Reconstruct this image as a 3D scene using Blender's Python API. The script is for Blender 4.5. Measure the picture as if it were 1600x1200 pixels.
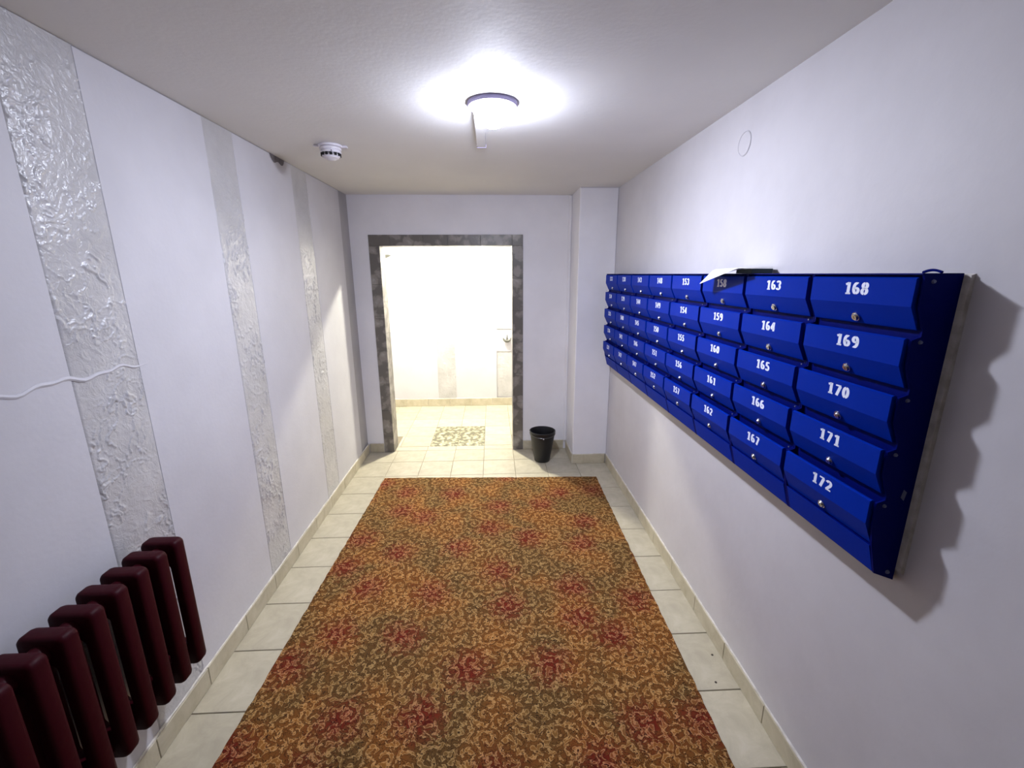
import bpy, math, random
import numpy as np
from mathutils import Vector, Matrix

random.seed(7)
for o in list(bpy.data.objects):
    bpy.data.objects.remove(o)
C = bpy.context.scene.collection
SC = bpy.context.scene

# ------------------------------------------------------------------ camera
F, PITCH, YAW, ROLL, H = 690.25, 0.24408, 0.04308, -0.00503, 1.75
cd = bpy.data.cameras.new('camera'); cam = bpy.data.objects.new('camera', cd); C.objects.link(cam)
fw = Vector((math.sin(YAW)*math.cos(PITCH), math.cos(YAW)*math.cos(PITCH), -math.sin(PITCH)))
rt = Vector((math.cos(YAW), -math.sin(YAW), 0)); up = rt.cross(fw)
r2 = rt*math.cos(ROLL)+up*math.sin(ROLL); u2 = -rt*math.sin(ROLL)+up*math.cos(ROLL)
M = Matrix((r2, u2, -fw)).transposed().to_4x4(); M.translation = Vector((0, 0, H))
cam.matrix_world = M
cd.sensor_fit = 'HORIZONTAL'; cd.sensor_width = 36.0; cd.lens = F/1600*36.0
cd.clip_start = 0.02; cd.clip_end = 60
SC.camera = cam

# ------------------------------------------------------------------ world, exposure, lamp strengths
w = bpy.data.worlds.new('world'); SC.world = w; w.use_nodes = True
w.node_tree.nodes['Background'].inputs[0].default_value = (0.5, 0.5, 0.6, 1)
w.node_tree.nodes['Background'].inputs[1].default_value = 0.02
SC.view_settings.view_transform = 'Standard'; SC.view_settings.look = 'None'
SC.view_settings.gamma = 1.0; SC.view_settings.exposure = 0.0
SC.view_settings.use_curve_mapping = False
HALL_LAMP = (0.79, 0.835, 1.0, 190.0)      # colour and emission of the hall lamp's dome side
HALL_LENS = 1850.0                         # its lower lens
REAR_LAMP = (1.0, 0.965, 0.78, 3800.0)      # lamp of the room beyond the doorway

# ------------------------------------------------------------------ dimensions
XL, XR, YB, YP, ZC = -1.270, 1.057, 4.245, 3.867, 2.437
YN = -1.60                                 # wall behind the camera
DX0, DX1, DZ = -1.015, 0.190, 2.003        # doorway
YR = 4.43                                  # rear face of the doorway wall
YF = 5.84                                  # far wall of the room beyond
PX = 0.735                                 # pillar side
RX0, RX1, RZC = -1.95, 1.75, 2.62          # room beyond

# ------------------------------------------------------------------ materials
def srgb(r, g, b):
    f = lambda c: (c/255/12.92) if c/255 <= 0.04045 else ((c/255+0.055)/1.055)**2.4
    return (f(r), f(g), f(b), 1)

class NT:
    def __init__(s, name):
        s.m = bpy.data.materials.new(name); s.m.use_nodes = True
        s.t = s.m.node_tree; s.b = s.t.nodes['Principled BSDF']
    def n(s, typ, **kw):
        o = s.t.nodes.new(typ)
        for k, v in kw.items():
            if k.startswith('i_'):
                key = k[2:]; key = int(key) if key.isdigit() else key
                o.inputs[key].default_value = v
            else: setattr(o, k, v)
        return o
    def l(s, a, b): s.t.links.new(a, b)
    def math(s, op, a, b=None, c=None):
        o = s.t.nodes.new('ShaderNodeMath'); o.operation = op
        for i, v in enumerate((a, b, c)):
            if v is None: continue
            if isinstance(v, (int, float)): o.inputs[i].default_value = v
            else: s.l(v, o.inputs[i])
        return o.outputs[0]
    def mix(s, fac, a, b):
        o = s.t.nodes.new('ShaderNodeMix'); o.data_type = 'RGBA'
        for i, v in ((0, fac), (6, a), (7, b)):
            if isinstance(v, (int, float, tuple)): o.inputs[i].default_value = v
            else: s.l(v, o.inputs[i])
        return o.outputs[2]
    def noise(s, scale, detail=2.0, rough=0.5, dist=0.0, vec=None):
        o = s.n('ShaderNodeTexNoise'); o.inputs['Scale'].default_value = scale
        o.inputs['Detail'].default_value = detail; o.inputs['Roughness'].default_value = rough
        o.inputs['Distortion'].default_value = dist
        s.l(vec if vec is not None else s.obj(), o.inputs['Vector'])
        return o.outputs[0]
    def obj(s):
        if not hasattr(s, '_o'): s._o = s.n('ShaderNodeTexCoord').outputs['Object']
        return s._o
    def ramp(s, fac, stops, interp='LINEAR'):
        o = s.n('ShaderNodeValToRGB'); e = o.color_ramp; e.interpolation = interp
        while len(e.elements) < len(stops): e.elements.new(0.5)
        for i, (p, c) in enumerate(stops):
            e.elements[i].position = p; e.elements[i].color = c if len(c) == 4 else (*c, 1)
        s.l(fac, o.inputs[0]); return o.outputs[0]
    def bump(s, h, strength=0.3, dist=0.002):
        o = s.n('ShaderNodeBump'); o.inputs['Strength'].default_value = strength
        o.inputs['Distance'].default_value = dist; s.l(h, o.inputs['Height'])
        s.l(o.outputs[0], s.b.inputs['Normal'])
    def rand(s):
        return s.n('ShaderNodeObjectInfo').outputs['Random']

def simple(name, col, rough=0.5, metal=0.0, spec=0.5, bump=None, coat=0):
    m = NT(name)
    m.b.inputs['Base Color'].default_value = col
    m.b.inputs['Roughness'].default_value = rough; m.b.inputs['Metallic'].default_value = metal
    m.b.inputs['Specular IOR Level'].default_value = spec
    m.b.inputs['Coat Weight'].default_value = coat
    if bump: m.bump(m.noise(bump[0], 3), bump[1], bump[2])
    return m.m

def painted(name, c1, c2, rough=0.55, scale=2.5, bs=60, bstr=0.25):
    m = NT(name)
    f = m.math('SMOOTH_MIN', m.noise(scale, 4, 0.6), 1.0, 0.0)
    m.l(m.ramp(f, [(0.35, c1), (0.65, c2)]), m.b.inputs['Base Color'])
    m.b.inputs['Roughness'].default_value = rough
    m.b.inputs['Specular IOR Level'].default_value = 0.35
    h = m.math('ADD', m.noise(bs, 3), m.math('MULTIPLY', m.noise(7, 3), 2.5))
    m.bump(h, bstr, 0.002)
    return m.m

MAT = {}
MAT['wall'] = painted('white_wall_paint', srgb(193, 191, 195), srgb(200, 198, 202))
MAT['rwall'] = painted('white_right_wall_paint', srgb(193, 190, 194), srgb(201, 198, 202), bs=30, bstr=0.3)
MAT['brightened_wall'] = painted('white_paint_brightened', srgb(226, 224, 228), srgb(233, 231, 235))  # far-end brightness put into the colour: same white, lighter than the side walls
MAT['ceil'] = painted('ceiling_paint', srgb(222, 221, 221), srgb(228, 227, 227), rough=0.7, scale=1.2)
MAT['absorbing_wall'] = painted('bounce_absorbing_brown', srgb(52, 42, 38), srgb(62, 50, 44))  # for the unseen wall behind the camera, coloured dark to soak up bounced light
MAT['band'] = painted('grey_smooth_plaster', srgb(158, 156, 158), srgb(170, 167, 169), rough=0.6)
MAT['bare'] = painted('dark_bare_plaster', srgb(95, 90, 92), srgb(125, 120, 122), rough=0.9, scale=30)
MAT['slab'] = painted('grout', srgb(120, 112, 96), srgb(140, 132, 112), rough=0.95, scale=12)
MAT['filler'] = painted('plaster_filler', srgb(185, 180, 172), srgb(215, 210, 205), rough=0.8, scale=25, bs=150, bstr=0.5)

def rough_plaster():
    m = NT('embossed_plaster')
    f = m.noise(5, 3, 0.6)
    m.l(m.ramp(f, [(0.3, srgb(172, 170, 170)), (0.7, srgb(190, 188, 188))]), m.b.inputs['Base Color'])
    m.b.inputs['Roughness'].default_value = 0.33
    m.b.inputs['Specular IOR Level'].default_value = 0.9
    h = m.math('ADD', m.noise(55, 3, 0.6, 1.2), m.math('MULTIPLY', m.noise(18, 2, 0.5, 2.0), 1.5))
    m.bump(h, 0.5, 0.004)
    return m.m
MAT['emboss'] = rough_plaster()

def ceramic(name, a, b, c, rough=0.25):
    m = NT(name)
    n1 = m.noise(9, 5, 0.65, 0.6)
    col = m.ramp(n1, [(0.3, a), (0.55, b), (0.75, c)])
    r = m.math('MULTIPLY_ADD', m.rand(), 0.12, 0.90)
    mul = m.n('ShaderNodeMix', data_type='RGBA', blend_type='MULTIPLY'); mul.inputs[0].default_value = 1
    m.l(col, mul.inputs[6]); m.l(r, mul.inputs[7])
    m.l(mul.outputs[2], m.b.inputs['Base Color'])
    rr = m.math('MULTIPLY_ADD', m.noise(40, 2), 0.25, rough-0.05)
    m.l(rr, m.b.inputs['Roughness'])
    m.bump(m.noise(25, 2), 0.08, 0.001)
    return m.m
MAT['tile'] = ceramic('cream_ceramic', srgb(162, 154, 136), srgb(177, 169, 150), srgb(187, 180, 163), 0.38)
MAT['skirt'] = ceramic('beige_ceramic', srgb(172, 162, 138), srgb(188, 179, 156), srgb(200, 192, 170), 0.4)

def stone(name, dark, mid, light, scale=14):
    m = NT(name)
    v = m.n('ShaderNodeTexVoronoi', feature='SMOOTH_F1'); v.inputs['Scale'].default_value = scale
    v.inputs['Smoothness'].default_value = 0.15
    wn = m.n('ShaderNodeTexNoise'); wn.inputs['Scale'].default_value = 11; wn.inputs['Detail'].default_value = 3
    m.l(m.obj(), wn.inputs['Vector'])
    va = m.n('ShaderNodeVectorMath', operation='MULTIPLY_ADD')
    m.l(wn.outputs[1], va.inputs[0]); va.inputs[1].default_value = (0.14, 0.14, 0.14); m.l(m.obj(), va.inputs[2])
    m.l(va.outputs[0], v.inputs['Vector'])
    n = m.noise(45, 4, 0.7)
    f = m.math('ADD', m.math('MULTIPLY', v.outputs['Distance'], 1.1), m.math('MULTIPLY', n, 0.35))
    m.l(m.ramp(f, [(0.25, light), (0.5, mid), (0.62, mid), (0.8, dark)]), m.b.inputs['Base Color'])
    m.b.inputs['Roughness'].default_value = 0.38
    m.bump(f, 0.25, 0.003)
    return m.m
MAT['stone'] = stone('grey_stone_ceramic', srgb(104, 99, 93), srgb(138, 132, 125), srgb(160, 155, 148), 9)
MAT['stonefloor'] = stone('marbled_floor_ceramic', srgb(96, 92, 70), srgb(168, 162, 134), srgb(208, 202, 178), 20)

MAT['blue'] = simple('blue_enamel', (0.0002, 0.020, 0.29, 1), 0.42, 0, 0.03, (90, 0.06, 0.001), 0.0)
MAT['navy'] = simple('blue_enamel_body', (0.0003, 0.004, 0.12, 1), 0.5, 0, 0.05)
MAT['white_print'] = simple('white_stencil_paint', srgb(225, 230, 245), 0.6)
MAT['steel'] = simple('lock_steel', srgb(205, 205, 210), 0.22, 1.0)
MAT['black'] = simple('black_hole', srgb(8, 8, 8), 0.8)
MAT['chip'] = simple('bare_metal_chip', srgb(105, 110, 140), 0.5, 0.4)
MAT['maroon'] = simple('maroon_radiator_paint', srgb(50, 4, 14), 0.5, 0, 0.1, (35, 0.35, 0.003))
MAT['binblack'] = simple('black_plastic', srgb(20, 20, 23), 0.42, 0, 0.5)
MAT['wire'] = simple('grey_wire', srgb(110, 110, 112), 0.3, 0.8)
MAT['plastic'] = simple('white_plastic', srgb(222, 218, 224), 0.35)
MAT['lilac'] = simple('lamp_rim_plastic', srgb(176, 168, 205), 0.5)
MAT['paper'] = simple('white_paper', srgb(238, 240, 230), 0.7)
MAT['darkpaper'] = simple('dark_green_paper', srgb(48, 66, 72), 0.7)
MAT['greyplastic'] = simple('grey_fitting', srgb(88, 88, 82), 0.5)
MAT['speck'] = simple('dark_speck', srgb(60, 52, 44), 0.8)

def emis(name, col, st):
    m = NT(name)
    m.b.inputs['Base Color'].default_value = (*col, 1)
    m.b.inputs['Emission Color'].default_value = (*col, 1)
    m.b.inputs['Emission Strength'].default_value = st
    return m.m
MAT['glow'] = emis('lamp_glow', HALL_LAMP[:3], HALL_LAMP[3])
MAT['lens'] = emis('lamp_lens_glow', HALL_LAMP[:3], HALL_LENS)
MAT['rearglow'] = emis('rear_lamp_glow', REAR_LAMP[:3], REAR_LAMP[3])

def rug_material():
    m = NT('scrollwork_carpet')
    co = m.obj()
    def vmul_add(col, k, base):
        v = m.n('ShaderNodeVectorMath', operation='MULTIPLY_ADD')
        m.l(col, v.inputs[0]); v.inputs[1].default_value = (k, k, 0); m.l(base, v.inputs[2]); return v.outputs[0]
    wn = m.n('ShaderNodeTexNoise'); wn.inputs['Scale'].default_value = 20; wn.inputs['Detail'].default_value = 2
    m.l(co, wn.inputs['Vector'])
    wc = vmul_add(wn.outputs[1], 0.035, co)
    def spiral(scale, freq, arms, seed):
        off = m.n('ShaderNodeVectorMath', operation='ADD'); m.l(wc, off.inputs[0]); off.inputs[1].default_value = (seed, seed*1.7, 0)
        v = m.n('ShaderNodeTexVoronoi', voronoi_dimensions='2D'); v.inputs['Scale'].default_value = scale
        m.l(off.outputs[0], v.inputs['Vector'])
        d = m.n('ShaderNodeVectorMath', operation='SUBTRACT'); m.l(off.outputs[0], d.inputs[0]); m.l(v.outputs['Position'], d.inputs[1])
        sx = m.n('ShaderNodeSeparateXYZ'); m.l(d.outputs[0], sx.inputs[0])
        ang = m.math('ARCTAN2', sx.outputs[1], sx.outputs[0])
        sc = m.n('ShaderNodeSeparateColor'); m.l(v.outputs['Color'], sc.inputs[0])
        ph = m.math('MULTIPLY', sc.outputs[0], 6.28)
        sgn = m.math('MULTIPLY_ADD', m.math('GREATER_THAN', sc.outputs[1], 0.5), 2.0, -1.0)
        a = m.math('MULTIPLY', m.math('MULTIPLY', ang, float(arms)), sgn)
        s_ = m.math('ADD', m.math('MULTIPLY', v.outputs['Distance'], freq), m.math('ADD', a, ph))
        return m.math('SINE', s_), v.outputs['Distance']
    s1, d1 = spiral(13, 12, 1, 0.0)
    s2, d2 = spiral(26, 10, 2, 3.1)
    n1 = m.noise(33, 1.5, 0.5, 1.8, wc)
    n2 = m.noise(110, 2.5, 0.6, 0.8, wc)
    val = m.math('ADD', m.math('MULTIPLY', s1, 0.27), m.math('MULTIPLY', s2, 0.17))
    val = m.math('ADD', val, m.math('MULTIPLY', m.math('SUBTRACT', n1, 0.5), 1.3))
    val = m.math('ADD', val, m.math('MULTIPLY', m.math('SUBTRACT', n2, 0.5), 0.55))
    val = m.math('ADD', val, 0.5)
    # palettes, three tones each: dark outline, ground, highlight
    def pal(dark, g1, g2, hi):
        return m.ramp(val, [(0.20, g1), (0.28, dark), (0.35, g1), (0.44, g2), (0.50, dark), (0.56, dark), (0.62, hi), (0.74, hi), (0.84, g2)])
    olive = pal(srgb(44, 26, 14), srgb(94, 66, 34), srgb(112, 82, 44), srgb(160, 128, 82))
    ochre = pal(srgb(56, 27, 13), srgb(118, 72, 32), srgb(138, 90, 42), srgb(182, 136, 84))
    red = pal(srgb(52, 12, 10), srgb(102, 32, 20), srgb(118, 54, 32), srgb(168, 110, 78))
    zone = m.noise(3.4, 2, 0.5, 0.6)
    base = m.mix(m.ramp(zone, [(0.40, (0, 0, 0)), (0.62, (1, 1, 1))]), olive, ochre)
    # red blooms on a loose lattice
    mp = m.n('ShaderNodeMapping'); m.l(co, mp.inputs[0]); mp.inputs['Rotation'].default_value = (0, 0, 0.35)
    bw = vmul_add(wn.outputs[1], 0.10, mp.outputs[0])
    vb = m.n('ShaderNodeTexVoronoi', voronoi_dimensions='2D'); vb.inputs['Scale'].default_value = 2.8
    vb.inputs['Randomness'].default_value = 0.55; m.l(bw, vb.inputs['Vector'])
    blo = m.ramp(m.math('ADD', vb.outputs['Distance'], m.math('MULTIPLY', m.math('SUBTRACT', n1, 0.5), 0.5)),
                 [(0.04, (1, 1, 1)), (0.38, (0, 0, 0))])
    col = m.mix(blo, base, red)
    fine = m.noise(420, 2, 0.6)
    shade = m.math('MULTIPLY_ADD', fine, 0.45, 0.60)
    mul = m.n('ShaderNodeMix', data_type='RGBA', blend_type='MULTIPLY'); mul.inputs[0].default_value = 1
    m.l(col, mul.inputs[6]); m.l(shade, mul.inputs[7])
    m.l(mul.outputs[2], m.b.inputs['Base Color'])
    m.b.inputs['Roughness'].default_value = 0.95; m.b.inputs['Specular IOR Level'].default_value = 0.1
    m.bump(m.math('ADD', fine, val), 0.5, 0.003)
    return m.m
MAT['rug'] = rug_material()
MAT['rugedge'] = simple('carpet_binding', srgb(58, 36, 20), 0.95)

# ------------------------------------------------------------------ mesh helpers
class MB:
    def __init__(s): s.v = []; s.f = []; s.mi = []
    def add(s, vs, fs, mi=0):
        k = len(s.v); s.v += [tuple(v) for v in vs]
        s.f += [tuple(i+k for i in f) for f in fs]; s.mi += [mi]*len(fs); return s
    def box(s, x0, x1, y0, y1, z0, z1, mi=0):
        vs = [(x, y, z) for z in (z0, z1) for y in (y0, y1) for x in (x0, x1)]
        return s.add(vs, [(0, 2, 3, 1), (4, 5, 7, 6), (0, 1, 5, 4), (2, 6, 7, 3), (0, 4, 6, 2), (1, 3, 7, 5)], mi)
    def bbox(s, x0, x1, y0, y1, z0, z1, b, ax=2, mi=0):
        """box whose face on the +ax (or -ax) side has a chamfer b; ax: 0 +x, 1 -x, 2 +z, 3 -y, 4 +y"""
        lo = [x0, y0, z0]; hi = [x1, y1, z1]
        a, sg = {0: (0, 1), 1: (0, -1), 2: (2, 1), 3: (1, -1), 4: (1, 1)}[ax]
        o = [i for i in range(3) if i != a]
        base, top = (lo[a], hi[a]) if sg > 0 else (hi[a], lo[a])
        def ring(c, i):
            r = []
            for (p, q) in ((0, 0), (1, 0), (1, 1), (0, 1)):
                v = [0, 0, 0]; v[a] = c
                v[o[0]] = (lo[o[0]]+i) if p == 0 else (hi[o[0]]-i)
                v[o[1]] = (lo[o[1]]+i) if q == 0 else (hi[o[1]]-i)
                r.append(v)
            return r
        vs = ring(base, 0)+ring(top-sg*b, 0)+ring(top, b)
        fs = [(3, 2, 1, 0), (8, 9, 10, 11)]
        for k in (0, 4):
            for i in range(4):
                j = (i+1) % 4; fs.append((k+i, k+j, k+4+j, k+4+i))
        # orientation
        if (a == 1) ^ (sg < 0): fs = [f[::-1] for f in fs]
        return s.add(vs, fs, mi)
    def prism(s, poly, y0, y1, mi=0):
        """poly of (x,z), extruded along y"""
        n = len(poly); area = sum(poly[i][0]*poly[(i+1) % n][1]-poly[(i+1) % n][0]*poly[i][1] for i in range(n))
        if area < 0: poly = poly[::-1]
        vs = [(x, y0, z) for x, z in poly]+[(x, y1, z) for x, z in poly]
        fs = [tuple(range(n)), tuple(range(2*n-1, n-1, -1))]
        fs += [(i, i+n, (i+1) % n+n, (i+1) % n) for i in range(n)]
        return s.add(vs, fs, mi)
    def lathe(s, prof, c=(0, 0, 0), n=32, mi=0, close=False):
        vs = []; fs = []
        for r, z in prof:
            for i in range(n):
                a = 2*math.pi*i/n; vs.append((c[0]+r*math.cos(a), c[1]+r*math.sin(a), c[2]+z))
        m = len(prof)
        for k in range(m-1 if not close else m):
            k2 = (k+1) % m
            for i in range(n):
                j = (i+1) % n; fs.append((k*n+i, k*n+j, k2*n+j, k2*n+i))
        return s.add(vs, fs, mi)
    def cyl(s, a, b, r, n=12, mi=0, r2=None):
        a = Vector(a); b = Vector(b); d = (b-a).normalized()
        t = d.orthogonal().normalized(); u = d.cross(t); r2 = r if r2 is None else r2
        vs = []
        for p, q in ((a, r), (b, r2)):
            for i in range(n):
                g = 2*math.pi*i/n; vs.append(p+(t*math.cos(g)+u*math.sin(g))*q)
        fs = [(i, (i+1) % n, (i+1) % n+n, i+n) for i in range(n)]
        fs += [tuple(range(n-1, -1, -1)), tuple(range(n, 2*n))]
        return s.add(vs, fs, mi)
    def tube(s, pts, r, n=8, mi=0):
        vs = []; fs = []; pts = [Vector(p) for p in pts]; ref = None
        for i, p in enumerate(pts):
            d = (pts[min(i+1, len(pts)-1)]-pts[max(i-1, 0)]).normalized()
            if ref is None: ref = d.orthogonal().normalized()
            t = (ref-d*ref.dot(d)).normalized(); ref = t; u = d.cross(t)
            rr = r[i] if isinstance(r, (list, tuple)) else r
            for k in range(n):
                g = 2*math.pi*k/n; vs.append(p+(t*math.cos(g)+u*math.sin(g))*rr)
        for i in range(len(pts)-1):
            for k in range(n):
                j = (k+1) % n; fs.append((i*n+k, i*n+j, (i+1)*n+j, (i+1)*n+k))
        fs += [tuple(range(n-1, -1, -1)), tuple(range((len(pts)-1)*n, len(pts)*n))]
        return s.add(vs, fs, mi)
    def mesh(s, name, mats, smooth=False):
        me = bpy.data.meshes.new(name); me.from_pydata(s.v, [], s.f)
        for m in (mats if isinstance(mats, (list, tuple)) else [mats]): me.materials.append(m)
        if any(s.mi): me.polygons.foreach_set('material_index', s.mi)
        if smooth:
            me.polygons.foreach_set('use_smooth', [True]*len(s.f))
            me.set_sharp_from_angle(angle=math.radians(38))
        me.update(); return me
    def build(s, name, mats, parent=None, smooth=False):
        """vertices are world coordinates; they are shifted into the parent's frame"""
        if parent is not None:
            o = worldloc(parent); s.v = [(v[0]-o[0], v[1]-o[1], v[2]-o[2]) for v in s.v]
        return link(name, s.mesh(name, mats, smooth), parent)

def worldloc(o):
    l = Vector((0, 0, 0))
    while o is not None: l = l+o.location; o = o.parent
    return l
def link(name, me, parent=None, loc=(0, 0, 0)):
    o = bpy.data.objects.new(name, me); C.objects.link(o); o.location = loc
    if parent is not None: o.parent = parent
    return o
def empty(name, loc=(0, 0, 0)):
    o = bpy.data.objects.new(name, None); C.objects.link(o); o.location = loc; o.empty_display_size = 0.05; return o
def tag(o, label, cat, group=None):
    o['label'] = label; o['category'] = cat
    if group: o['group'] = group
    return o
def struct(o, label=None, cat=None):
    o['kind'] = 'structure'
    if label: o['label'] = label
    if cat: o['category'] = cat
    return o

# ------------------------------------------------------------------ numpy noise for relief
def vnoise(x, y, seed):
    xi = np.floor(x).astype(np.int64); yi = np.floor(y).astype(np.int64)
    fx = x-xi; fy = y-yi; fx = fx*fx*(3-2*fx); fy = fy*fy*(3-2*fy)
    def h(a, b):
        n = (a*374761393+b*668265263+seed*144269504) & 0xffffffff
        n = ((n ^ (n >> 13))*1274126177) & 0xffffffff
        return ((n ^ (n >> 16)) & 0xffff)/65535.0
    return (h(xi, yi)*(1-fx)+h(xi+1, yi)*fx)*(1-fy)+(h(xi, yi+1)*(1-fx)+h(xi+1, yi+1)*fx)*fy
def fbm(x, y, seed, o=3):
    s = 0; a = 0.5; t = 0
    for i in range(o):
        s = s+a*vnoise(x*2**i, y*2**i, seed+i); t += a; a *= 0.5
    return s/t

def relief_strip(name, y0, y1, z0, z1, seed, parent, step=0.005, amp=0.0055, calm_top=None, mat='emboss', x0=None, axis='x'):
    """a strip of hand-worked plaster lying in the wall plane with worm-like ridges"""
    ny = max(4, int((y1-y0)/step)); nz = int((z1-z0)/step)
    Y, Z = np.meshgrid(np.linspace(y0, y1, ny+1), np.linspace(z0, z1, nz+1))
    wx = fbm(Y*14, Z*14, seed+11)-0.5; wy = fbm(Y*14, Z*14, seed+23)-0.5
    a = fbm(Y*30+wx*3.2, Z*20+wy*3.2, seed, 3)-0.5
    b = fbm(Y*12+wx*2.0, Z*42+wy*4.0, seed+5, 2)-0.5
    mask = np.clip((fbm(Y*8, Z*6, seed+40, 2)-0.42)*7, 0, 1)
    mask2 = np.clip((fbm(Y*7, Z*7, seed+60, 2)-0.5)*7, 0, 1)
    hgt = 0.8*np.exp(-(a/0.030)**2)*mask+0.6*np.exp(-(b/0.028)**2)*mask2
    hgt = hgt+0.25*fbm(Y*30, Z*30, seed+70, 2)
    hgt = hgt*amp
    if calm_top is not None: hgt = hgt*np.clip((calm_top-Z)/0.12, 0.12, 1)
    edge = 0.004*np.exp(-((Y-y0)/0.004)**2)*(axis == 'x')
    n = (ny+1)*(nz+1)
    co = np.empty((n, 3))
    if axis == 'x':
        co[:, 0] = ((XL-0.0022 if x0 is None else x0)+hgt-edge).ravel(); co[:, 1] = Y.ravel()
    else:
        co[:, 1] = (x0-hgt).ravel(); co[:, 0] = Y.ravel()
    co[:, 2] = Z.ravel()
    idx = np.arange(n).reshape(nz+1, ny+1)
    q = np.stack([idx[:-1, :-1], idx[:-1, 1:], idx[1:, 1:], idx[1:, :-1]], -1).reshape(-1, 4)
    loc = worldloc(parent)
    co -= np.array(loc)
    me = bpy.data.meshes.new(name)
    me.from_pydata(co.tolist(), [], q.tolist()); me.materials.append(MAT[mat])
    me.polygons.foreach_set('use_smooth', [True]*len(q)); me.update()
    return link(name, me, parent)

# ================================================================== STRUCTURE
# ---- floor: a grout bed with every tile laid on it
bed = MB(); bed.box(XL-0.14, XR+0.14, YN-0.14, YR, -0.12, -0.004); bed.box(RX0, RX1, YR, YF+0.02, -0.12, -0.004)
floor = struct(bed.build('floor', MAT['slab']))
G = 0.0022
xe = [-1.270, -0.985, -0.692, -0.399, -0.106, 0.187, 0.480, 0.768, 1.057]
ye = [1.4928+0.31154*k for k in range(-10, 9)]+[4.262]
ye[0] = YN
tcache = {}
def tile(parent, x0, x1, y0, y1, mat='tile', name='tile', zt=0.0, label=None):
    key = (round(x1-x0, 3), round(y1-y0, 3), mat)
    if key not in tcache:
        a = (x1-x0)/2-G; b = (y1-y0)/2-G
        tcache[key] = MB().bbox(-a, a, -b, b, -0.009, 0, 0.0015, 2).mesh('tile', MAT[mat])
    o = link(name, tcache[key], parent, ((x0+x1)/2, (y0+y1)/2, zt+random.uniform(-0.0004, 0.0004)))
    o.rotation_euler = (random.uniform(-.0015, .0015), random.uniform(-.0015, .0015), 0)
    if label: o['label'] = label
    return o
for j in range(len(ye)-1):
    for i in range(8):
        y0, y1 = ye[j], ye[j+1]
        if i == 7:
            if y0 > YP-0.01: continue
            if y1 > YP: y1 = YP
        tile(floor, xe[i], xe[i+1], y0, y1)
# threshold strip and the room beyond
txs = [DX0, -0.692, -0.399, -0.106, DX1]
for a, b in zip(txs[:-1], txs[1:]): tile(floor, a, b, 4.262, 4.372)
rxe = [RX0, -1.866, -1.573, -1.278, -0.985, -0.675, -0.388, -0.106, 0.187, 0.480, 0.773, 1.066, 1.359, RX1]
rye = [YR, 4.68, 4.975, 5.27, 5.565, YF]
for j in range(5):
    for i in range(len(rxe)-1):
        x0, x1, y0, y1 = rxe[i], rxe[i+1], rye[j], rye[j+1]
        if x0 > -0.68 and x1 < -0.10 and j < 2: continue
        if j == 0 and x1 > DX0 and x0 < DX1:
            x0_, x1_ = max(x0, DX0), min(x1, DX1)
            tile(floor, x0_, x1_, 4.372, y1)
        else: tile(floor, x0, x1, y0, y1)
for (x0, x1) in ((-0.675, -0.388), (-0.388, -0.106)):
    tile(floor, x0, x1, 4.372, 4.975, 'stonefloor', 'marbled_tile', 0.0012, 'marbled grey-green floor tile let into the cream tiles')

# ---- walls
wl = MB()
wl.box(XL-0.14, XL-0.006, YN-0.14, YR, 0, ZC)
wall_left = struct(wl.build('wall_left', MAT['band']))
G1 = 0.004
for (a, b) in ((YN, 1.352), (1.612, 2.232), (2.468, 3.120), (3.365, 4.015)):
    q = MB().bbox(XL-0.0065, XL, a, b, 0.085, ZC-G1, 0.002, 0)
    q.build('plaster_panel', MAT['wall'], wall_left)
for (a, b, sd, cal, st) in ((1.352, 1.612, 3, None, 0.0035), (2.232, 2.468, 17, 2.30, 0.005), (3.120, 3.365, 29, 1.98, 0.006)):
    relief_strip('embossed_stripe', a, b, 0.085, ZC-0.002, sd, wall_left, st, 0.0055, cal)['label'] = 'rough embossed grey plaster stripe'
# crack ridge that crosses the first stripe
pts = []; rad = []
for i in range(41):
    t = i/40; y = 1.02+t*0.68
    pts.append((XL-0.0042, y, 1.452-0.012*t+0.007*math.sin(t*19)+0.004*math.sin(t*43)))
    rad.append(0.0042+0.0055*math.sin(math.pi*min(1, t*1.05))**0.7*(1-0.55*t))
MB().tube(pts, rad, 8).build('plaster_ridge', MAT['wall'], wall_left, True)['label'] = 'wavy ridge of plaster across the wall'
# bare notch at the ceiling
nb = []
for i in range(17):
    t = i/16; nb.append((2.845+0.19*t, ZC-0.005-0.052*math.sin(math.pi*t)**0.6*(0.75+0.25*math.sin(9*t))))
vs = [(XL+0.0012, y, z) for y, z in nb]+[(XL+0.0012, y, ZC-0.003) for y, z in nb]
n_ = len(nb)
m_ = MB().add(vs, [(i, i+1, n_+i+1, n_+i) for i in range(n_-1)])
m_.build('bare_patch', MAT['bare'], wall_left)['label'] = 'dark unpainted patch under the ceiling'

wr = MB().box(XR, XR+0.14, YN-0.14, YR, 0, ZC)
wall_right = struct(wr.build('wall_right', MAT['rwall']))
pb = MB(); yy = np.linspace(0.948, 3.765, 60)
zb = [(0.990 if k < 2 else 0.957)+0.006*math.sin(k*1.3)+0.004*math.sin(k*3.1) for k in range(60)]
pv = []
for y, z in zip(yy, zb): pv += [(XR, y, z-0.004), (XR-0.010, y, z), (XR-0.010, y, 1.742), (XR, y, 1.746)]
pf = []
for k in range(59):
    for a in range(3): pf.append((4*k+a, 4*k+a+1, 4*k+5+a, 4*k+4+a))
pf += [(3, 2, 1, 0), (236, 237, 238, 239)]
pb.add(pv, pf); pb.build('plaster_backing', MAT['filler'], wall_right)['label'] = 'raised rough plaster edge behind the mailboxes'

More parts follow.
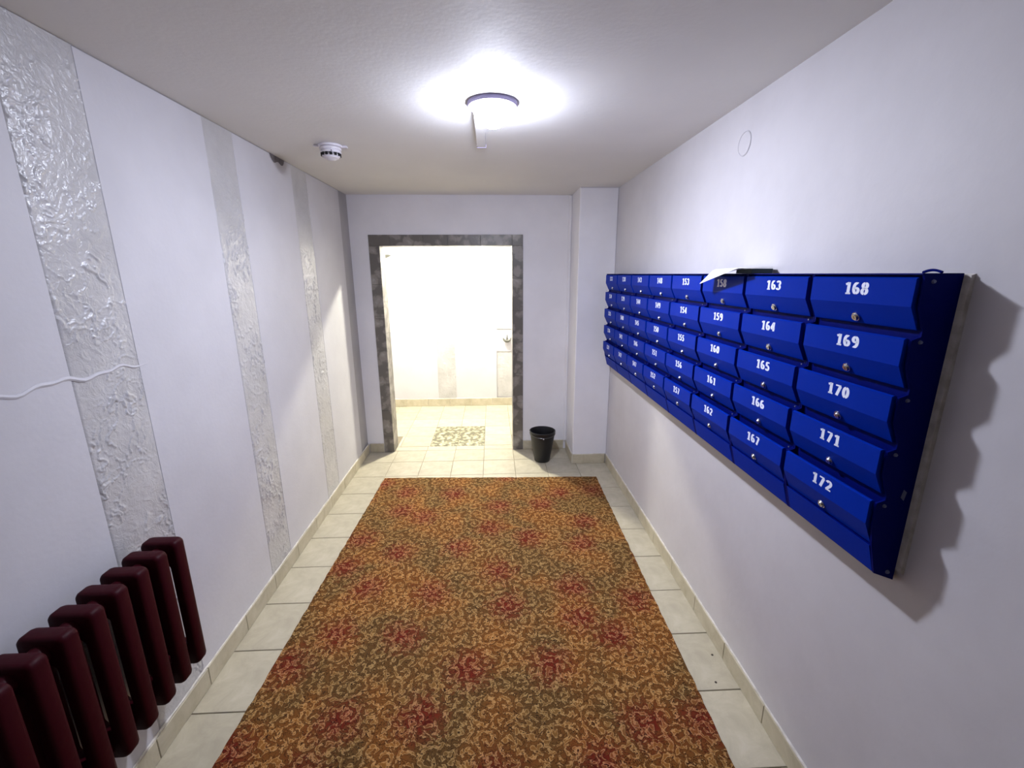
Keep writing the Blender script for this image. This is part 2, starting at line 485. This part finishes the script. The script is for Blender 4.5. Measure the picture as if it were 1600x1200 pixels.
wb = MB()
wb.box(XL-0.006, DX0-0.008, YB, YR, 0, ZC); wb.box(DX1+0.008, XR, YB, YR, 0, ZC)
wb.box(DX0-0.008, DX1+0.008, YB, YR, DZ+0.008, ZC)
wall_back = struct(wb.build('wall_back', MAT['brightened_wall']))
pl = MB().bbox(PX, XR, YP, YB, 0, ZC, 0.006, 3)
pillar = struct(pl.build('pillar', MAT['brightened_wall']))
# slim vertical pipe chase fillet where the pillar meets the back wall
MB().bbox(PX-0.028, PX, YB-0.02, YB, 0.09, ZC-0.002, 0.006, 3).build('corner_strip', MAT['brightened_wall'], pillar)
wn = struct(MB().box(XL-0.14, XR+0.14, YN-0.14, YN, 0, ZC).build('wall_front', MAT['absorbing_wall']))
ceil = struct(MB().box(XL-0.14, XR+0.14, YN-0.14, YR, ZC, ZC+0.1).build('ceiling', MAT['ceil']))

# ---- room beyond the doorway
wf = struct(MB().box(RX0-0.1, RX1+0.1, YF, YF+0.1, 0, RZC).build('wall_far', MAT['wall']))
relief_strip('embossed_stripe', -0.745, -0.505, 0.10, 2.5, 51, wf, 0.012, 0.006, None, 'emboss', YF-0.001, 'y')
relief_strip('embossed_stripe', 0.055, 0.300, 0.125, 0.745, 61, wf, 0.012, 0.006, None, 'emboss', YF-0.001, 'y')
relief_strip('embossed_stripe', 0.055, 0.300, 1.06, 2.5, 71, wf, 0.012, 0.006, None, 'emboss', YF-0.001, 'y')
MB().box(0.045, 0.31, YF-0.008, YF, 0.745, 0.757).box(0.045, 0.055, YF-0.008, YF, 0.11, 0.745).box(0.045, 0.31, YF-0.008, YF, 0.113, 0.125).box(0.045, 0.31, YF-0.008, YF, 1.048, 1.06).build('stripe_border', MAT['band'], wf)
w2 = MB(); w2.box(RX0-0.1, RX0, YR, YF, 0, RZC); w2.box(RX0-0.1, XL-0.14, YR-0.1, YR, 0, RZC)
struct(w2.build('wall_side', MAT['wall']))
w3 = MB(); w3.box(RX1, RX1+0.1, YR, YF, 0, RZC); w3.box(XR+0.14, RX1+0.1, YR-0.1, YR, 0, RZC)
struct(w3.build('wall_side', MAT['wall']))
struct(MB().box(RX0-0.1, RX1+0.1, YR, YF+0.1, RZC, RZC+0.1).build('ceiling', MAT['ceil']))
struct(MB().box(XL-0.14, XR+0.14, YR-0.02, YR, ZC+0.1, RZC+0.05).build('wall_upper', MAT['wall']))

# ---- skirting tiles
def skirt(name, a, b, fixed, axis, side, h=0.092, L=0.305, parent_label=None, phase=0.0):
    base = MB()
    e = empty(name, (0, 0, 0)); struct(e)
    k = a; first = True
    while k < b-0.004:
        n = min(b, k+(L-phase if first and phase else L)); first = False
        m = MB(); hh = h+random.uniform(-0.002, 0.002)
        if axis == 'y':
            if side > 0: m.bbox(fixed, fixed+0.010, k+0.0012, n-0.0012, 0.001, hh, 0.002, 0)
            else: m.bbox(fixed-0.010, fixed, k+0.0012, n-0.0012, 0.001, hh, 0.002, 1)
        else:
            m.bbox(k+0.0012, n-0.0012, fixed-0.010, fixed, 0.001, hh, 0.002, 3)
        m.build('tile', MAT['skirt'], e); k = n
    # bead of filler along the top, slightly uneven
    pts = []; N = max(6, int((b-a)/0.05))
    for i in range(N+1):
        q = a+(b-a)*i/N; z = h+0.002+random.uniform(-0.0015, 0.002)
        pts.append((fixed+side*0.003, q, z) if axis == 'y' else (q, fixed-0.003, z))
    MB().tube(pts, [random.uniform(0.003, 0.0055) for _ in pts], 6).build('filler_bead', MAT['filler'], e, True)
    return e
skirt('baseboard_left', YN, YB-0.012, XL, 'y', 1, phase=0.13)
skirt('baseboard_right', YN, YP-0.012, XR, 'y', -1, phase=0.11)
skirt('baseboard_back', XL+0.012, DX0-0.10, YB, 'x', -1)
skirt('baseboard_back', DX1+0.102, PX-0.03, YB, 'x', -1)
skirt('baseboard_pillar', PX, XR-0.012, YP, 'x', -1)
skirt('baseboard_pillar', YP+0.004, YB-0.02, PX, 'y', -1)
skirt('baseboard_far', RX0, RX1, YF, 'x', -1, h=0.103, L=0.29, phase=0.10)

# ---- stone tile surround of the doorway
tr = struct(empty('trim_1', (0, YB, 0)))
def trim_tile(x0, x1, y0, y1, z0, z1, ax):
    MB().bbox(x0, x1, y0, y1, z0, z1, 0.0015, ax).build('tile', MAT['stone'], tr)
g = 0.0010
MB().box(-1.110, DX0-0.001, YB-0.0065, YB, 0.001, 2.098).box(DX1+0.001, 0.290, YB-0.0065, YB, 0.001, 2.098).box(DX0-0.001, DX1+0.001, YB-0.0065, YB, DZ+0.001, 2.098).build('grout', MAT['greyplastic'], tr)
for (x0, x1, hs) in ((-1.111, DX0, [0, 0.17, 0.44, 0.74, 1.04, 1.37, 1.66, DZ]), (DX1, 0.291, [0, 0.29, 0.50, 0.80, 1.11, 1.41, 1.71, DZ])):
    for a, b in zip(hs[:-1], hs[1:]): trim_tile(x0, x1, YB-0.009, YB-0.0002, a+0.002, b-g, 3)
xs = [-1.111, -0.92, -0.62, -0.40, -0.10, DX1, 0.291]
for a, b in zip(xs[:-1], xs[1:]): trim_tile(a+g, b-g, YB-0.009, YB-0.0002, DZ, 2.099, 3)
hs = [0, 0.30, 0.60, 0.90, 1.20, 1.50, 1.80, DZ]
for a, b in zip(hs[:-1], hs[1:]):
    trim_tile(DX0-0.008, DX0, YB, YR, a+0.002, b-g, 0)
    trim_tile(DX1, DX1+0.008, YB, YR, a+0.002, b-g, 1)
for a, b in zip(xs[:-2], xs[1:-1]):
    trim_tile(max(a, DX0)+g, b-g, YB, YR, DZ, DZ+0.008, 3)

# ================================================================== THINGS
# ---- carpet
def make_rug():
    P = [(-1.068, 0.55), (0.842, 0.48), (0.893, 3.552), (-0.972, 3.628)]     # near left, near right, far right, far left
    t = empty('carpet', (-0.08, 2.0, 0.0))
    NX, NY = 60, 100; vs = []; fs = []
    rnd = random.Random(3)
    ex = [rnd.uniform(-0.0035, 0.0035) for _ in range(NX+1)]; ey = [rnd.uniform(-0.003, 0.003) for _ in range(NY+1)]
    for j in range(NY+1):
        v = j/NY
        for i in range(NX+1):
            u = i/NX
            x = (P[0][0]*(1-u)+P[1][0]*u)*(1-v)+(P[3][0]*(1-u)+P[2][0]*u)*v
            y = (P[0][1]*(1-u)+P[1][1]*u)*(1-v)+(P[3][1]*(1-u)+P[2][1]*u)*v
            if j == NY: y += ex[i]
            if i in (0, NX): x += ey[j]
            z = 0.0085+0.0012*math.sin(x*5+y*3)+0.0008*math.sin(y*11)
            vs.append((x, y, z))
    n = (NX+1)
    for j in range(NY):
        for i in range(NX):
            a = j*n+i; fs.append((a, a+1, a+1+n, a+n))
    m = MB().add(vs, fs); m.build('pile', MAT['rug'], t, True)
    # backing and edge
    rim = [i for i in range(n)]+[j*n+NX for j in range(1, NY+1)]+[NY*n+i for i in range(NX-1, -1, -1)]+[j*n for j in range(NY-1, 0, -1)]
    top = [vs[i] for i in rim]; bot = [(x, y, 0.0012) for x, y, z in top]; k = len(rim)
    e = MB().add(top+bot, [(k+i, k+(i+1) % k, (i+1) % k, i) for i in range(k)]+[tuple(range(2*k-1, k-1, -1))])
    e.build('binding', MAT['rugedge'], t)
    # frayed light threads along the far end
    fr = MB()
    for i in range(150):
        u = rnd.uniform(0.01, 0.72); x = P[3][0]*(1-u)+P[2][0]*u; y = P[3][1]*(1-u)+P[2][1]*u
        dx, dy = rnd.uniform(-0.010, 0.010), rnd.uniform(0.004, 0.013)
        fr.tube([(x, y-0.002, 0.007), (x+dx*0.5, y+dy*0.6, 0.004), (x+dx, y+dy, 0.0016)], 0.0007, 4)
    f = fr.build('frayed_threads', MAT['filler'], t); f['kind'] = 'stuff'; f['label'] = 'pale loose threads on the far edge'
    tag(t, 'large brown and ochre carpet with red floral scrollwork on the floor', 'carpet')
make_rug()

# ---- mailboxes: eight columns of five
ROWP = 0.1373; ZT = [1.7385-ROWP*k for k in range(5)]; UW = 0.348; Y0 = 0.963
OZ = 0.96
def door_poly(zt, last=False):
    zb = zt-(0.124 if last else 0.119)
    pb_ = 0.073
    return [(-0.093, zt), (-0.0985, zt-0.003), (-0.0985, zt-0.066), (-pb_-0.0015, zb+0.002), (-pb_, zb), (-pb_+0.009, zb), (-0.086, zt-0.060), (-0.086, zt-0.002)]
dmesh = {}
for last in (False, True):
    dm = MB().prism(door_poly(0, last), -UW/2+0.0105, UW/2-0.0105)
    dmesh[last] = dm.mesh('door', MAT['blue'])
# lock mesh at origin, its axis square to the lower facet
nrm = Vector((-0.053, 0, -0.0255)).normalized()
lk = MB()
lk.cyl((0, 0, 0), nrm*0.0035, 0.0125, 16, 0, 0.0120); lk.cyl(nrm*0.0035, nrm*0.0080, 0.0095, 16, 0, 0.0078)
up_ = Vector((0, 1, 0)).cross(nrm)
c_ = nrm*0.0082
lk.add([c_+Vector((0, 0.0009, 0))+up_*0.004, c_+Vector((0, 0.0009, 0))-up_*0.004, c_-Vector((0, 0.0009, 0))-up_*0.004, c_-Vector((0, 0.0009, 0))+up_*0.004], [(0, 1, 2, 3)], 1)
lockmesh = lk.mesh('lock', [MAT['steel'], MAT['black']], True)
# unit body
def cheek():
    p = [(0, 0), (-0.056, 0.022)]
    for k in (4, 3, 2, 1, 0):
        zt = ZT[k]-OZ
        if k == 4: p += [(-0.078, zt-0.126), (-0.088, zt-0.068), (-0.089, zt-0.004)]
        else: p += [(-0.068, zt-0.119), (-0.088, zt-0.066), (-0.089, zt-0.004)]
        if k: p += [(-0.068, zt+0.004)]
    p += [(-0.092, ZT[0]-OZ+0.006), (0, ZT[0]-OZ+0.0075)]
    return p
bodym = MB()
h = UW/2-0.001
bodym.prism(cheek(), -h, -h+0.005); bodym.prism(cheek(), h-0.005, h)
zt5 = ZT[4]-OZ
bodym.prism([(0, 0.001), (-0.056, 0.023), (-0.0775, zt5-0.127), (-0.060, zt5-0.127), (-0.060, ZT[0]-OZ+0.005), (0, ZT[0]-OZ+0.006)], -h+0.0049, h-0.0049)
bodym.bbox(-0.0955, 0, -h, h, ZT[0]-OZ+0.0055, ZT[0]-OZ+0.0085, 0.001, 2)
bodymesh = bodym.mesh('body', MAT['navy'])
chinm = MB().prism([(-0.0565, 0.024), (-0.0795, zt5-0.1275), (-0.0775, zt5-0.1275), (-0.0545, 0.023)], -h+0.006, h-0.012).mesh('lower_flap', MAT['blue'])

# heavy stencil digits drawn as strokes: upright strokes thick, level strokes thin (unit cell 0..0.62 by 0..1)
def arc(cx, cy, rx, ry, a0, a1, n=14):
    return [(cx+rx*math.cos(math.radians(a0+(a1-a0)*i/n)), cy+ry*math.sin(math.radians(a0+(a1-a0)*i/n))) for i in range(n+1)]
DIG = {
 '0': [arc(0.31, 0.5, 0.19, 0.42, 94, 266), arc(0.31, 0.5, 0.19, 0.42, -86, 86)],
 '1': [[(0.36, 0.02), (0.36, 0.98)], [(0.08, 0.80), (0.34, 0.93)], [(0.14, 0.05), (0.58, 0.05)]],
 '2': [arc(0.31, 0.70, 0.20, 0.22, 165, 0)+[(0.48, 0.55), (0.12, 0.09)], [(0.06, 0.09), (0.57, 0.09)]],
 '3': [arc(0.28, 0.71, 0.21, 0.21, 160, -80), arc(0.28, 0.29, 0.22, 0.22, 80, -160)],
 '4': [[(0.42, 0.02), (0.42, 0.98)], [(0.36, 0.90), (0.08, 0.32)], [(0.04, 0.27), (0.60, 0.27)]],
 '5': [[(0.12, 0.93), (0.54, 0.93)], [(0.17, 0.93), (0.15, 0.52)], arc(0.28, 0.32, 0.21, 0.25, 130, -155)],
 '6': [arc(0.31, 0.5, 0.20, 0.42, 60, 270), arc(0.31, 0.30, 0.19, 0.22, -88, 150)],
 '7': [[(0.06, 0.91), (0.56, 0.91)], [(0.49, 0.88), (0.24, 0.02)]],
 '8': [arc(0.31, 0.73, 0.17, 0.20, 95, 265), arc(0.31, 0.73, 0.17, 0.20, -85, 85), arc(0.31, 0.28, 0.19, 0.22, 95, 265), arc(0.31, 0.28, 0.19, 0.22, -85, 85)],
 '9': [arc(0.31, 0.5, 0.20, 0.42, -120, 90), arc(0.31, 0.70, 0.19, 0.22, 92, 330)],
}
def number_mesh(txt, wd=0.078, ht=0.031):
    m = MB(); adv = 0.72; tot = adv*len(txt)-0.10
    for ci, ch in enumerate(txt):
        for st in DIG[ch]:
            L = []; R = []
            for i, p in enumerate(st):
                a = st[max(i-1, 0)]; b = st[min(i+1, len(st)-1)]
                dx, dy = b[0]-a[0], b[1]-a[1]; q = math.hypot(dx, dy) or 1; nx, ny = -dy/q, dx/q
                hw = 0.075+0.060*abs(dy/q)
                L.append((p[0]+nx*hw, p[1]+ny*hw*0.9)); R.append((p[0]-nx*hw, p[1]-ny*hw*0.9))
            def P(v, d): return (d, -((v[0]+adv*ci-tot/2)/tot*wd), (v[1]-0.5)*ht)
            n = len(L)
            vs = [P(v, 0) for v in L]+[P(v, 0) for v in R]+[P(v, 0.0004) for v in L]+[P(v, 0.0004) for v in R]
            fs = []
            for i in range(n-1):
                fs += [(i, i+1, n+i+1, n+i), (i+1, i, 2*n+i, 2*n+i+1), (n+i, n+i+1, 3*n+i+1, 3*n+i)]
            m.add(vs, fs)
    return m.mesh('number', MAT['white_print'])

ordw = ['at the near end of the row', 'second from the near end', 'third from the near end', 'fourth from the near end',
        'fourth from the pillar', 'third from the pillar', 'second from the pillar', 'beside the pillar']
for u in range(8):
    yc = Y0+UW*(u+0.5)
    t = empty('mailbox_unit', (XR-0.010, yc, OZ))
    first = 168-5*u
    tag(t, 'blue five-door mailbox unit numbered %d to %d, %s' % (first, first+4, ordw[u]), 'mailbox', 'blue mailboxes on the right wall')
    link('body', bodymesh, t); link('lower_flap', chinm, t)
    for k in range(5):
        zt = ZT[k]-OZ
        d = link('door', dmesh[k == 4], t, (random.uniform(-.0006, .0006), 0, zt))
        d.rotation_euler = (0, 0, random.uniform(-.002, .002))
        link('lock', lockmesh, d, (-0.0985+0.0255*0.68, 0.003, -0.066-0.053*0.68))
        link('number', number_mesh(str(first+k)), d, (-0.0987, 0.000, -0.029))
        # small rivet between rows
        if k:
            MBr = MB().cyl((0, 0, 0), (-0.002, 0, 0), 0.0024, 8)
            link('rivet', MBr.mesh('rivet', MAT['chip']), t, (-0.088, UW/2-0.004, zt+0.010))
    if u == 0:
        for z in (1.735, 1.599, 1.460, 1.322, 1.184):
            m = MB().cyl((XR-0.078, Y0+0.001, z-0.006), (XR-0.078, Y0-0.003, z-0.006), 0.005, 10, 0, 0.0035)
            m.build('rivet', MAT['chip'], t)
        MB().cyl((XR-0.03, Y0+0.001, 0.985), (XR-0.03, Y0-0.003, 0.985), 0.006, 10, 0, 0.004).build('rivet', MAT['chip'], t)
        MB().add([(XR-0.030, Y0+0.0006, 1.190), (XR-0.040, Y0+0.0006, 1.200), (XR-0.036, Y0+0.0006, 1.222), (XR-0.026, Y0+0.0006, 1.214)], [(0, 3, 2, 1)]).build('paint_chip', MAT['chip'], t)['label'] = 'chipped spot of bare metal'
        pts = [(XR-0.055, Y0+0.008+0.045*i/10, 1.7490+0.005*math.sin(math.pi*i/10)) for i in range(11)]
        MB().tube(pts, 0.0032, 6).build('top_loop', MAT['navy'], t, True)

# ---- paper lying on the mailboxes
def sheet(name, fn, n, m, th, mat):
    vs = []; fs = []
    for j in range(m+1):
        for i in range(n+1): vs.append(fn(i/n, j/m))
    k = len(vs); vs += [(x, y, z-th) for x, y, z in vs]; r = n+1
    for j in range(m):
        for i in range(n):
            a = j*r+i; fs += [(a, a+1, a+1+r, a+r), (k+a+r, k+a+r+1, k+a+1, k+a)]
    for i in range(n): fs += [(i+1, i, k+i, k+i+1), (m*r+i, m*r+i+1, k+m*r+i+1, k+m*r+i)]
    for j in range(m): a = j*r; fs += [(a, a+r, k+a+r, k+a), (a+n+r, a+n, k+a+n, k+a+n+r)]
    return MB().add(vs, fs)
def leaf(u, v):      # u along y from the near end to the far end, v from the wall outwards
    y = 1.650+0.230*u+0.03*v*(2*u-1)
    x = XR-0.015-0.150*v
    e = max(0.0, u-0.03)/0.97
    z = 1.7660-0.004*u+0.010*(1-v)*(0.4+0.6*u)-0.056*e*max(0, v-0.66)/0.34
    return (x, y, z)
q = sheet('p', leaf, 16, 10, 0.0012, None).build('paper_leaflet', MAT['paper'], None, True)
tag(q, 'white leaflet lying on the blue mailboxes and drooping over the front', 'paper')
q = MB().bbox(XR-0.100, XR-0.02, 1.640, 1.745, 1.7475, 1.7650, 0.001, 2).build('paper_booklet', MAT['darkpaper'])
tag(q, 'dark folded booklet under the near end of the white leaflet', 'booklet')

# ---- radiator
def radiator():
    PW = XL+0.034; DEP = 0.122; ZB, ZTp = 0.335, 0.850; HT = ZTp-ZB; W = 0.050; PIT = 0.0830
    t = empty('radiator', (XL, 1.15, ZB))
    def rr(x0, x1, z0, z1, r, n=5):
        p = []
        for cx, cz, a0 in ((x1-r, z1-r, 0), (x0+r, z1-r, 90), (x0+r, z0+r, 180), (x1-r, z0+r, 270)):
            for i in range(n+1):
                a = math.radians(a0+90*i/n); p.append((cx+r*math.cos(a), cz+r*math.sin(a)))
        return p
    def section():
        m = MB()
        n = 5
        lay = []     # (y, outer inset, slot inset)
        prof = [(-W/2, 0.009), (-W/2+0.004, 0.003), (-W/2+0.012, 0.0), (W/2-0.012, 0.0), (W/2-0.004, 0.003), (W/2, 0.009)]
        N = 4*(n+1)
        for y, ins in prof:
            # shoulders: the crown of each column stands a little above the waist between them
            o = rr(ins, DEP-ins, ins*0.8, HT-ins*0.8, 0.018, n)
            o = [(x, z-(0.012*math.exp(-((x-DEP/2)/0.018)**2) if z > HT*0.6 else 0)) for x, z in o]
            s_ = rr(DEP/2-0.0285-ins*0.3, DEP/2+0.0285+ins*0.3, 0.082-ins*0.3, HT-0.082+ins*0.3, 0.022, n)
            lay.append((y, o, s_))
        vs = []
        for y, o, s_ in lay:
            vs += [(x, y, z) for x, z in o]+[(x, y, z) for x, z in s_]
        fs = []
        for k in range(len(lay)-1):
            a, b = k*2*N, (k+1)*2*N
            for i in range(N):
                j = (i+1) % N
                fs.append((a+i, a+j, b+j, b+i)); fs.append((a+N+j, a+N+i, b+N+i, b+N+j))
        for k, fl in ((0, False), (len(lay)-1, True)):
            a = k*2*N
            for i in range(N):
                j = (i+1) % N
                f = (a+i, a+N+i, a+N+j, a+j); fs.append(f[::-1] if fl else f)
        m.add(vs, fs)
        # top ridge line and nipples that join neighbouring sections
        for z in (0.042, HT-0.044):
            m.cyl((DEP/2, -PIT/2, z), (DEP/2, PIT/2, z), 0.026, 16)
        return m.mesh('section', MAT['maroon'], True)
    sm = section()
    for k in range(9):
        link('section', sm, t, (PW-XL, 1.428-PIT*k-1.15, 0))
    yend = 1.428-PIT*8
    for y in (1.428+PIT/2, ):
        MB().cyl((PW+DEP/2, y-0.006, ZB+0.045), (PW+DEP/2, y+0.008, ZB+0.045), 0.020, 6).build('plug', MAT['maroon'], t)
        MB().cyl((PW+DEP/2, y-0.006, ZTp-0.052), (PW+DEP/2, y+0.008, ZTp-0.052), 0.020, 6).build('plug', MAT['maroon'], t)
    for y in (1.428-PIT*0.5, yend+PIT*0.5):
        for z in (ZTp-0.085, ZB+0.075):
            MB().tube([(XL+0.001, y, z), (PW+0.05, y, z), (PW+0.075, y, z+0.012)], 0.006, 8).build('bracket', MAT['maroon'], t)
    # supply pipes running off towards the camera
    for z in (ZTp-0.052, ZB+0.045):
        MB().cyl((PW+DEP/2, yend-PIT/2+0.01, z), (PW+DEP/2, YN+0.001, z), 0.0125, 14).build('pipe', MAT['maroon'], t, True)
    tag(t, 'maroon cast-iron sectional radiator on the left wall', 'radiator')
radiator()

# ---- black bucket
def bucket():
    cx, cy = 0.458, 3.955
    t = empty('waste_bin', (cx, cy, 0))
    Hh = 0.305; r0, r1 = 0.072, 0.120
    m = MB(); pr = [(0.001, 0.001), (r0-0.004, 0.001), (r0, 0.005)]
    for k in range(1, 9): pr.append((r0+(r1-0.004-r0)*k/9, 0.005+(Hh-0.045)*k/9))
    pr += [(r1-0.006, Hh-0.042), (r1-0.001, Hh-0.040), (r1, Hh-0.006), (r1+0.004, Hh-0.003), (r1+0.003, Hh), (r1-0.003, Hh), (r1-0.006, Hh-0.008)]
    for k in range(8, 0, -1): pr.append((r0-0.003+(r1-0.007-r0)*k/9, 0.008+(Hh-0.045)*k/9))
    pr += [(r0-0.004, 0.008), (0.001, 0.008)]
    m.lathe(pr, (cx, cy, 0.001), 40); m.build('bucket', MAT['binblack'], t, True)
    # wire handle folded down onto the near side of the rim
    pts = []
    for i in range(25):
        a = math.pi*(1+i/24)
        pts.append((cx+(r1+0.004)*math.cos(a), cy+(r1+0.006)*math.sin(a), Hh-0.016-0.022*math.sin(-a)*0 - 0.020*abs(math.sin(a))))
    MB().tube(pts, 0.0019, 6).build('handle', MAT['wire'], t, True)['label'] = 'thin grey wire handle folded down'
    MB().cyl((cx-0.002, cy-r1-0.004, Hh-0.044), (cx-0.002, cy-r1+0.006, Hh-0.044), 0.0055, 10).build('stud', MAT['plastic'], t)['label'] = 'small white stud'
    tag(t, 'small black plastic bucket standing on the tiles beside the doorway', 'bin')
bucket()

# ---- hall lamp
LX, LY = 0.013, 2.058
def dome_lamp(name, x, y, zc, r, rim, glow, lens, label, drop=0.072):
    t = empty(name, (x, y, zc))
    MB().lathe([(0.001, 0), (rim, 0), (rim, -0.010), (rim-0.004, -0.016), (r+0.003, -0.018), (r, -0.014), (0.001, -0.012)], (x, y, zc), 48).build('rim', MAT['lilac'], t, True)
    pr = [(r-0.001, -0.0145), (r, -0.022)]
    for k in range(1, 6):
        a = math.radians(15*k); pr.append((r*math.cos(a*0.75), -0.022-(drop-0.004)*math.sin(a)*0.9))
    MB().lathe(pr, (x, y, zc), 40).build('dome', glow, t, True)
    z5 = pr[-1][1]; r5 = pr[-1][0]
    MB().lathe([(r5, z5), (r5*0.75, z5-0.006), (r5*0.35, z5-0.009), (0.0006, z5-0.010)], (x, y, zc), 40).build('lens', lens, t, True)
    tag(t, label, 'lamp'); return t
dome_lamp('ceiling_lamp', LX, LY, ZC, 0.079, 0.104, MAT['glow'], MAT['lens'], 'glowing round dome lamp with pale lilac rim on the hall ceiling')
dome_lamp('ceiling_lamp', -0.365, 5.2, RZC-0.12, 0.055, 0.075, MAT['rearglow'], MAT['rearglow'], 'warm bright lamp of the room beyond the doorway', 0.05)
MB().cyl((-0.365, 5.2, RZC-0.121), (-0.365, 5.2, RZC), 0.03, 16).build('stem', MAT['plastic'], bpy.data.objects['ceiling_lamp.001'])
# short cable cover on the ceiling
cc = empty('cable_cover', (-0.05, 2.4, ZC))
MB().bbox(-0.068, -0.022, 2.13, 2.655, ZC-0.016, ZC, 0.002, 2).build('channel', MAT['ceil'], cc)
MB().bbox(-0.070, -0.020, 2.655, 2.662, ZC-0.018, ZC, 0.001, 2).build('end_cap', MAT['lilac'], cc)
tag(cc, 'short pale cable cover running from the dome lamp across the ceiling', 'cable cover')

# ---- smoke detector
def detector():
    x, y = -0.872, 2.70
    t = empty('smoke_detector', (x, y, ZC))
    MB().lathe([(0.001, 0), (0.062, 0), (0.064, -0.004), (0.062, -0.010), (0.054, -0.012), (0.001, -0.012)], (x, y, ZC), 36).build('base', MAT['plastic'], t, True)
    MB().lathe([(0.054, -0.0125), (0.057, -0.018), (0.055, -0.026), (0.050, -0.027), (0.050, -0.031), (0.055, -0.034), (0.053, -0.041), (0.046, -0.042), (0.045, -0.047),
                (0.050, -0.050), (0.047, -0.057), (0.040, -0.059), (0.040, -0.061), (0.042, -0.063), (0.032, -0.070), (0.026, -0.070), (0.020, -0.075), (0.0006, -0.077)], (x, y, ZC), 36).build('housing', MAT['plastic'], t, True)
    s_ = MB()
    for k in range(14):
        a = 2*math.pi*k/14+0.1; ca, sa = math.cos(a), math.sin(a)
        for (r, z0, z1, hw) in ((0.0560, -0.0560, -0.0420, 0.0075),):
            pts = []
            for zz, rr_ in ((z0, r-0.0035), (z1, r-0.0030)):
                for s in (-1, 1): pts.append((x+rr_*ca-s*hw*sa, y+rr_*sa+s*hw*ca, ZC+zz))
            pin = [(x+(r-0.015)*ca, y+(r-0.015)*sa, ZC+zz) for zz in (z0, z1)]
            s_.add(pts+pin, [(0, 1, 3, 2), (0, 2, 5, 4), (1, 4, 5, 3), (0, 4, 1), (2, 3, 5)])
    o = s_.build('vent_slots', MAT['black'], t)
    MB().bbox(x-0.085, x-0.055, y-0.02, y+0.0, ZC-0.011, ZC-0.0, 0.003, 2).build('mount_tab', MAT['plastic'], t)
    MB().bbox(x+0.055, x+0.088, y+0.00, y+0.022, ZC-0.011, ZC-0.0, 0.003, 2).build('mount_tab', MAT['plastic'], t)
    MB().cyl((x+0.02, y-0.049, ZC-0.036), (x+0.021, y-0.0535, ZC-0.037), 0.003, 8).build('indicator', MAT['black'], t)
    tag(t, 'white ribbed smoke detector with dark vent slots on the ceiling near the left wall', 'smoke detector')
detector()

# ---- painted-over round cover on the right wall
cv = MB()
pr = [(0.0006, 0.0022), (0.043, 0.0022), (0.0445, 0.0005), (0.0455, 0.0030), (0.0475, 0.0030), (0.0485, 0.0)]
N = 40; vs = []
for r, hh in pr:
    for i in range(N):
        a = 2*math.pi*i/N; rr_ = r*(1+0.012*math.sin(3*a+1))
        vs.append((XR-hh, 1.975+rr_*math.cos(a), 2.270+rr_*math.sin(a)))
fs = []
for k in range(len(pr)-1):
    for i in range(N):
        j = (i+1) % N; fs.append((k*N+i, (k+1)*N+i, (k+1)*N+j, k*N+j))
cv.add(vs, fs)
c_o = cv.build('junction_cover', MAT['rwall'], None, True)
tag(c_o, 'round painted-over junction cover high on the right wall', 'cover')

# ---- fittings on the far wall
ft = empty('wall_fitting', (0.187, YF, 0.93))
MB().cyl((0.187, YF-0.001, 0.93), (0.187, YF-0.02, 0.93), 0.048, 24, 0, 0.042).build('disc', MAT['plastic'], ft, True)
fm = MB()
pts = [(0.187+0.05*math.cos(math.radians(a)), YF-0.035, 0.935+0.045*math.sin(math.radians(a))) for a in range(180, 361, 12)]
fm.tube(pts, [0.004+0.014*math.sin(math.pi*i/15) for i in range(16)], 8)
fm.tube([(0.187, YF-0.035, 0.905), (0.187, YF-0.035, 0.985)], [0.010, 0.004], 8)
fm.build('pronged_holder', MAT['greyplastic'], ft, True)
tag(ft, 'small grey pronged fitting on the far wall seen through the doorway', 'fitting')
b_ = MB().add([(-1.325, YF-0.03, 2.0), (-1.325, YF-0.03, 1.955), (-1.255, YF-0.03, 1.985), (-1.325, YF, 2.0), (-1.325, YF, 1.955), (-1.255, YF, 1.985)],
              [(0, 1, 2), (3, 5, 4), (0, 3, 4, 1), (1, 4, 5, 2), (2, 5, 3, 0)]).build('wall_bracket', MAT['greyplastic'])
tag(b_, 'tiny dark wedge bracket high on the far wall', 'bracket')
# dark specks stuck on a floor tile by the right wall
for i, (x, y) in enumerate(((1.012, 1.672), (0.958, 1.530))):
    m = MB().lathe([(0.0055, 0.0), (0.0045, 0.0018), (0.0006, 0.0024)], (x, y, 0.0003), 9)
    m.build('glue_spot', MAT['speck'], floor, True)
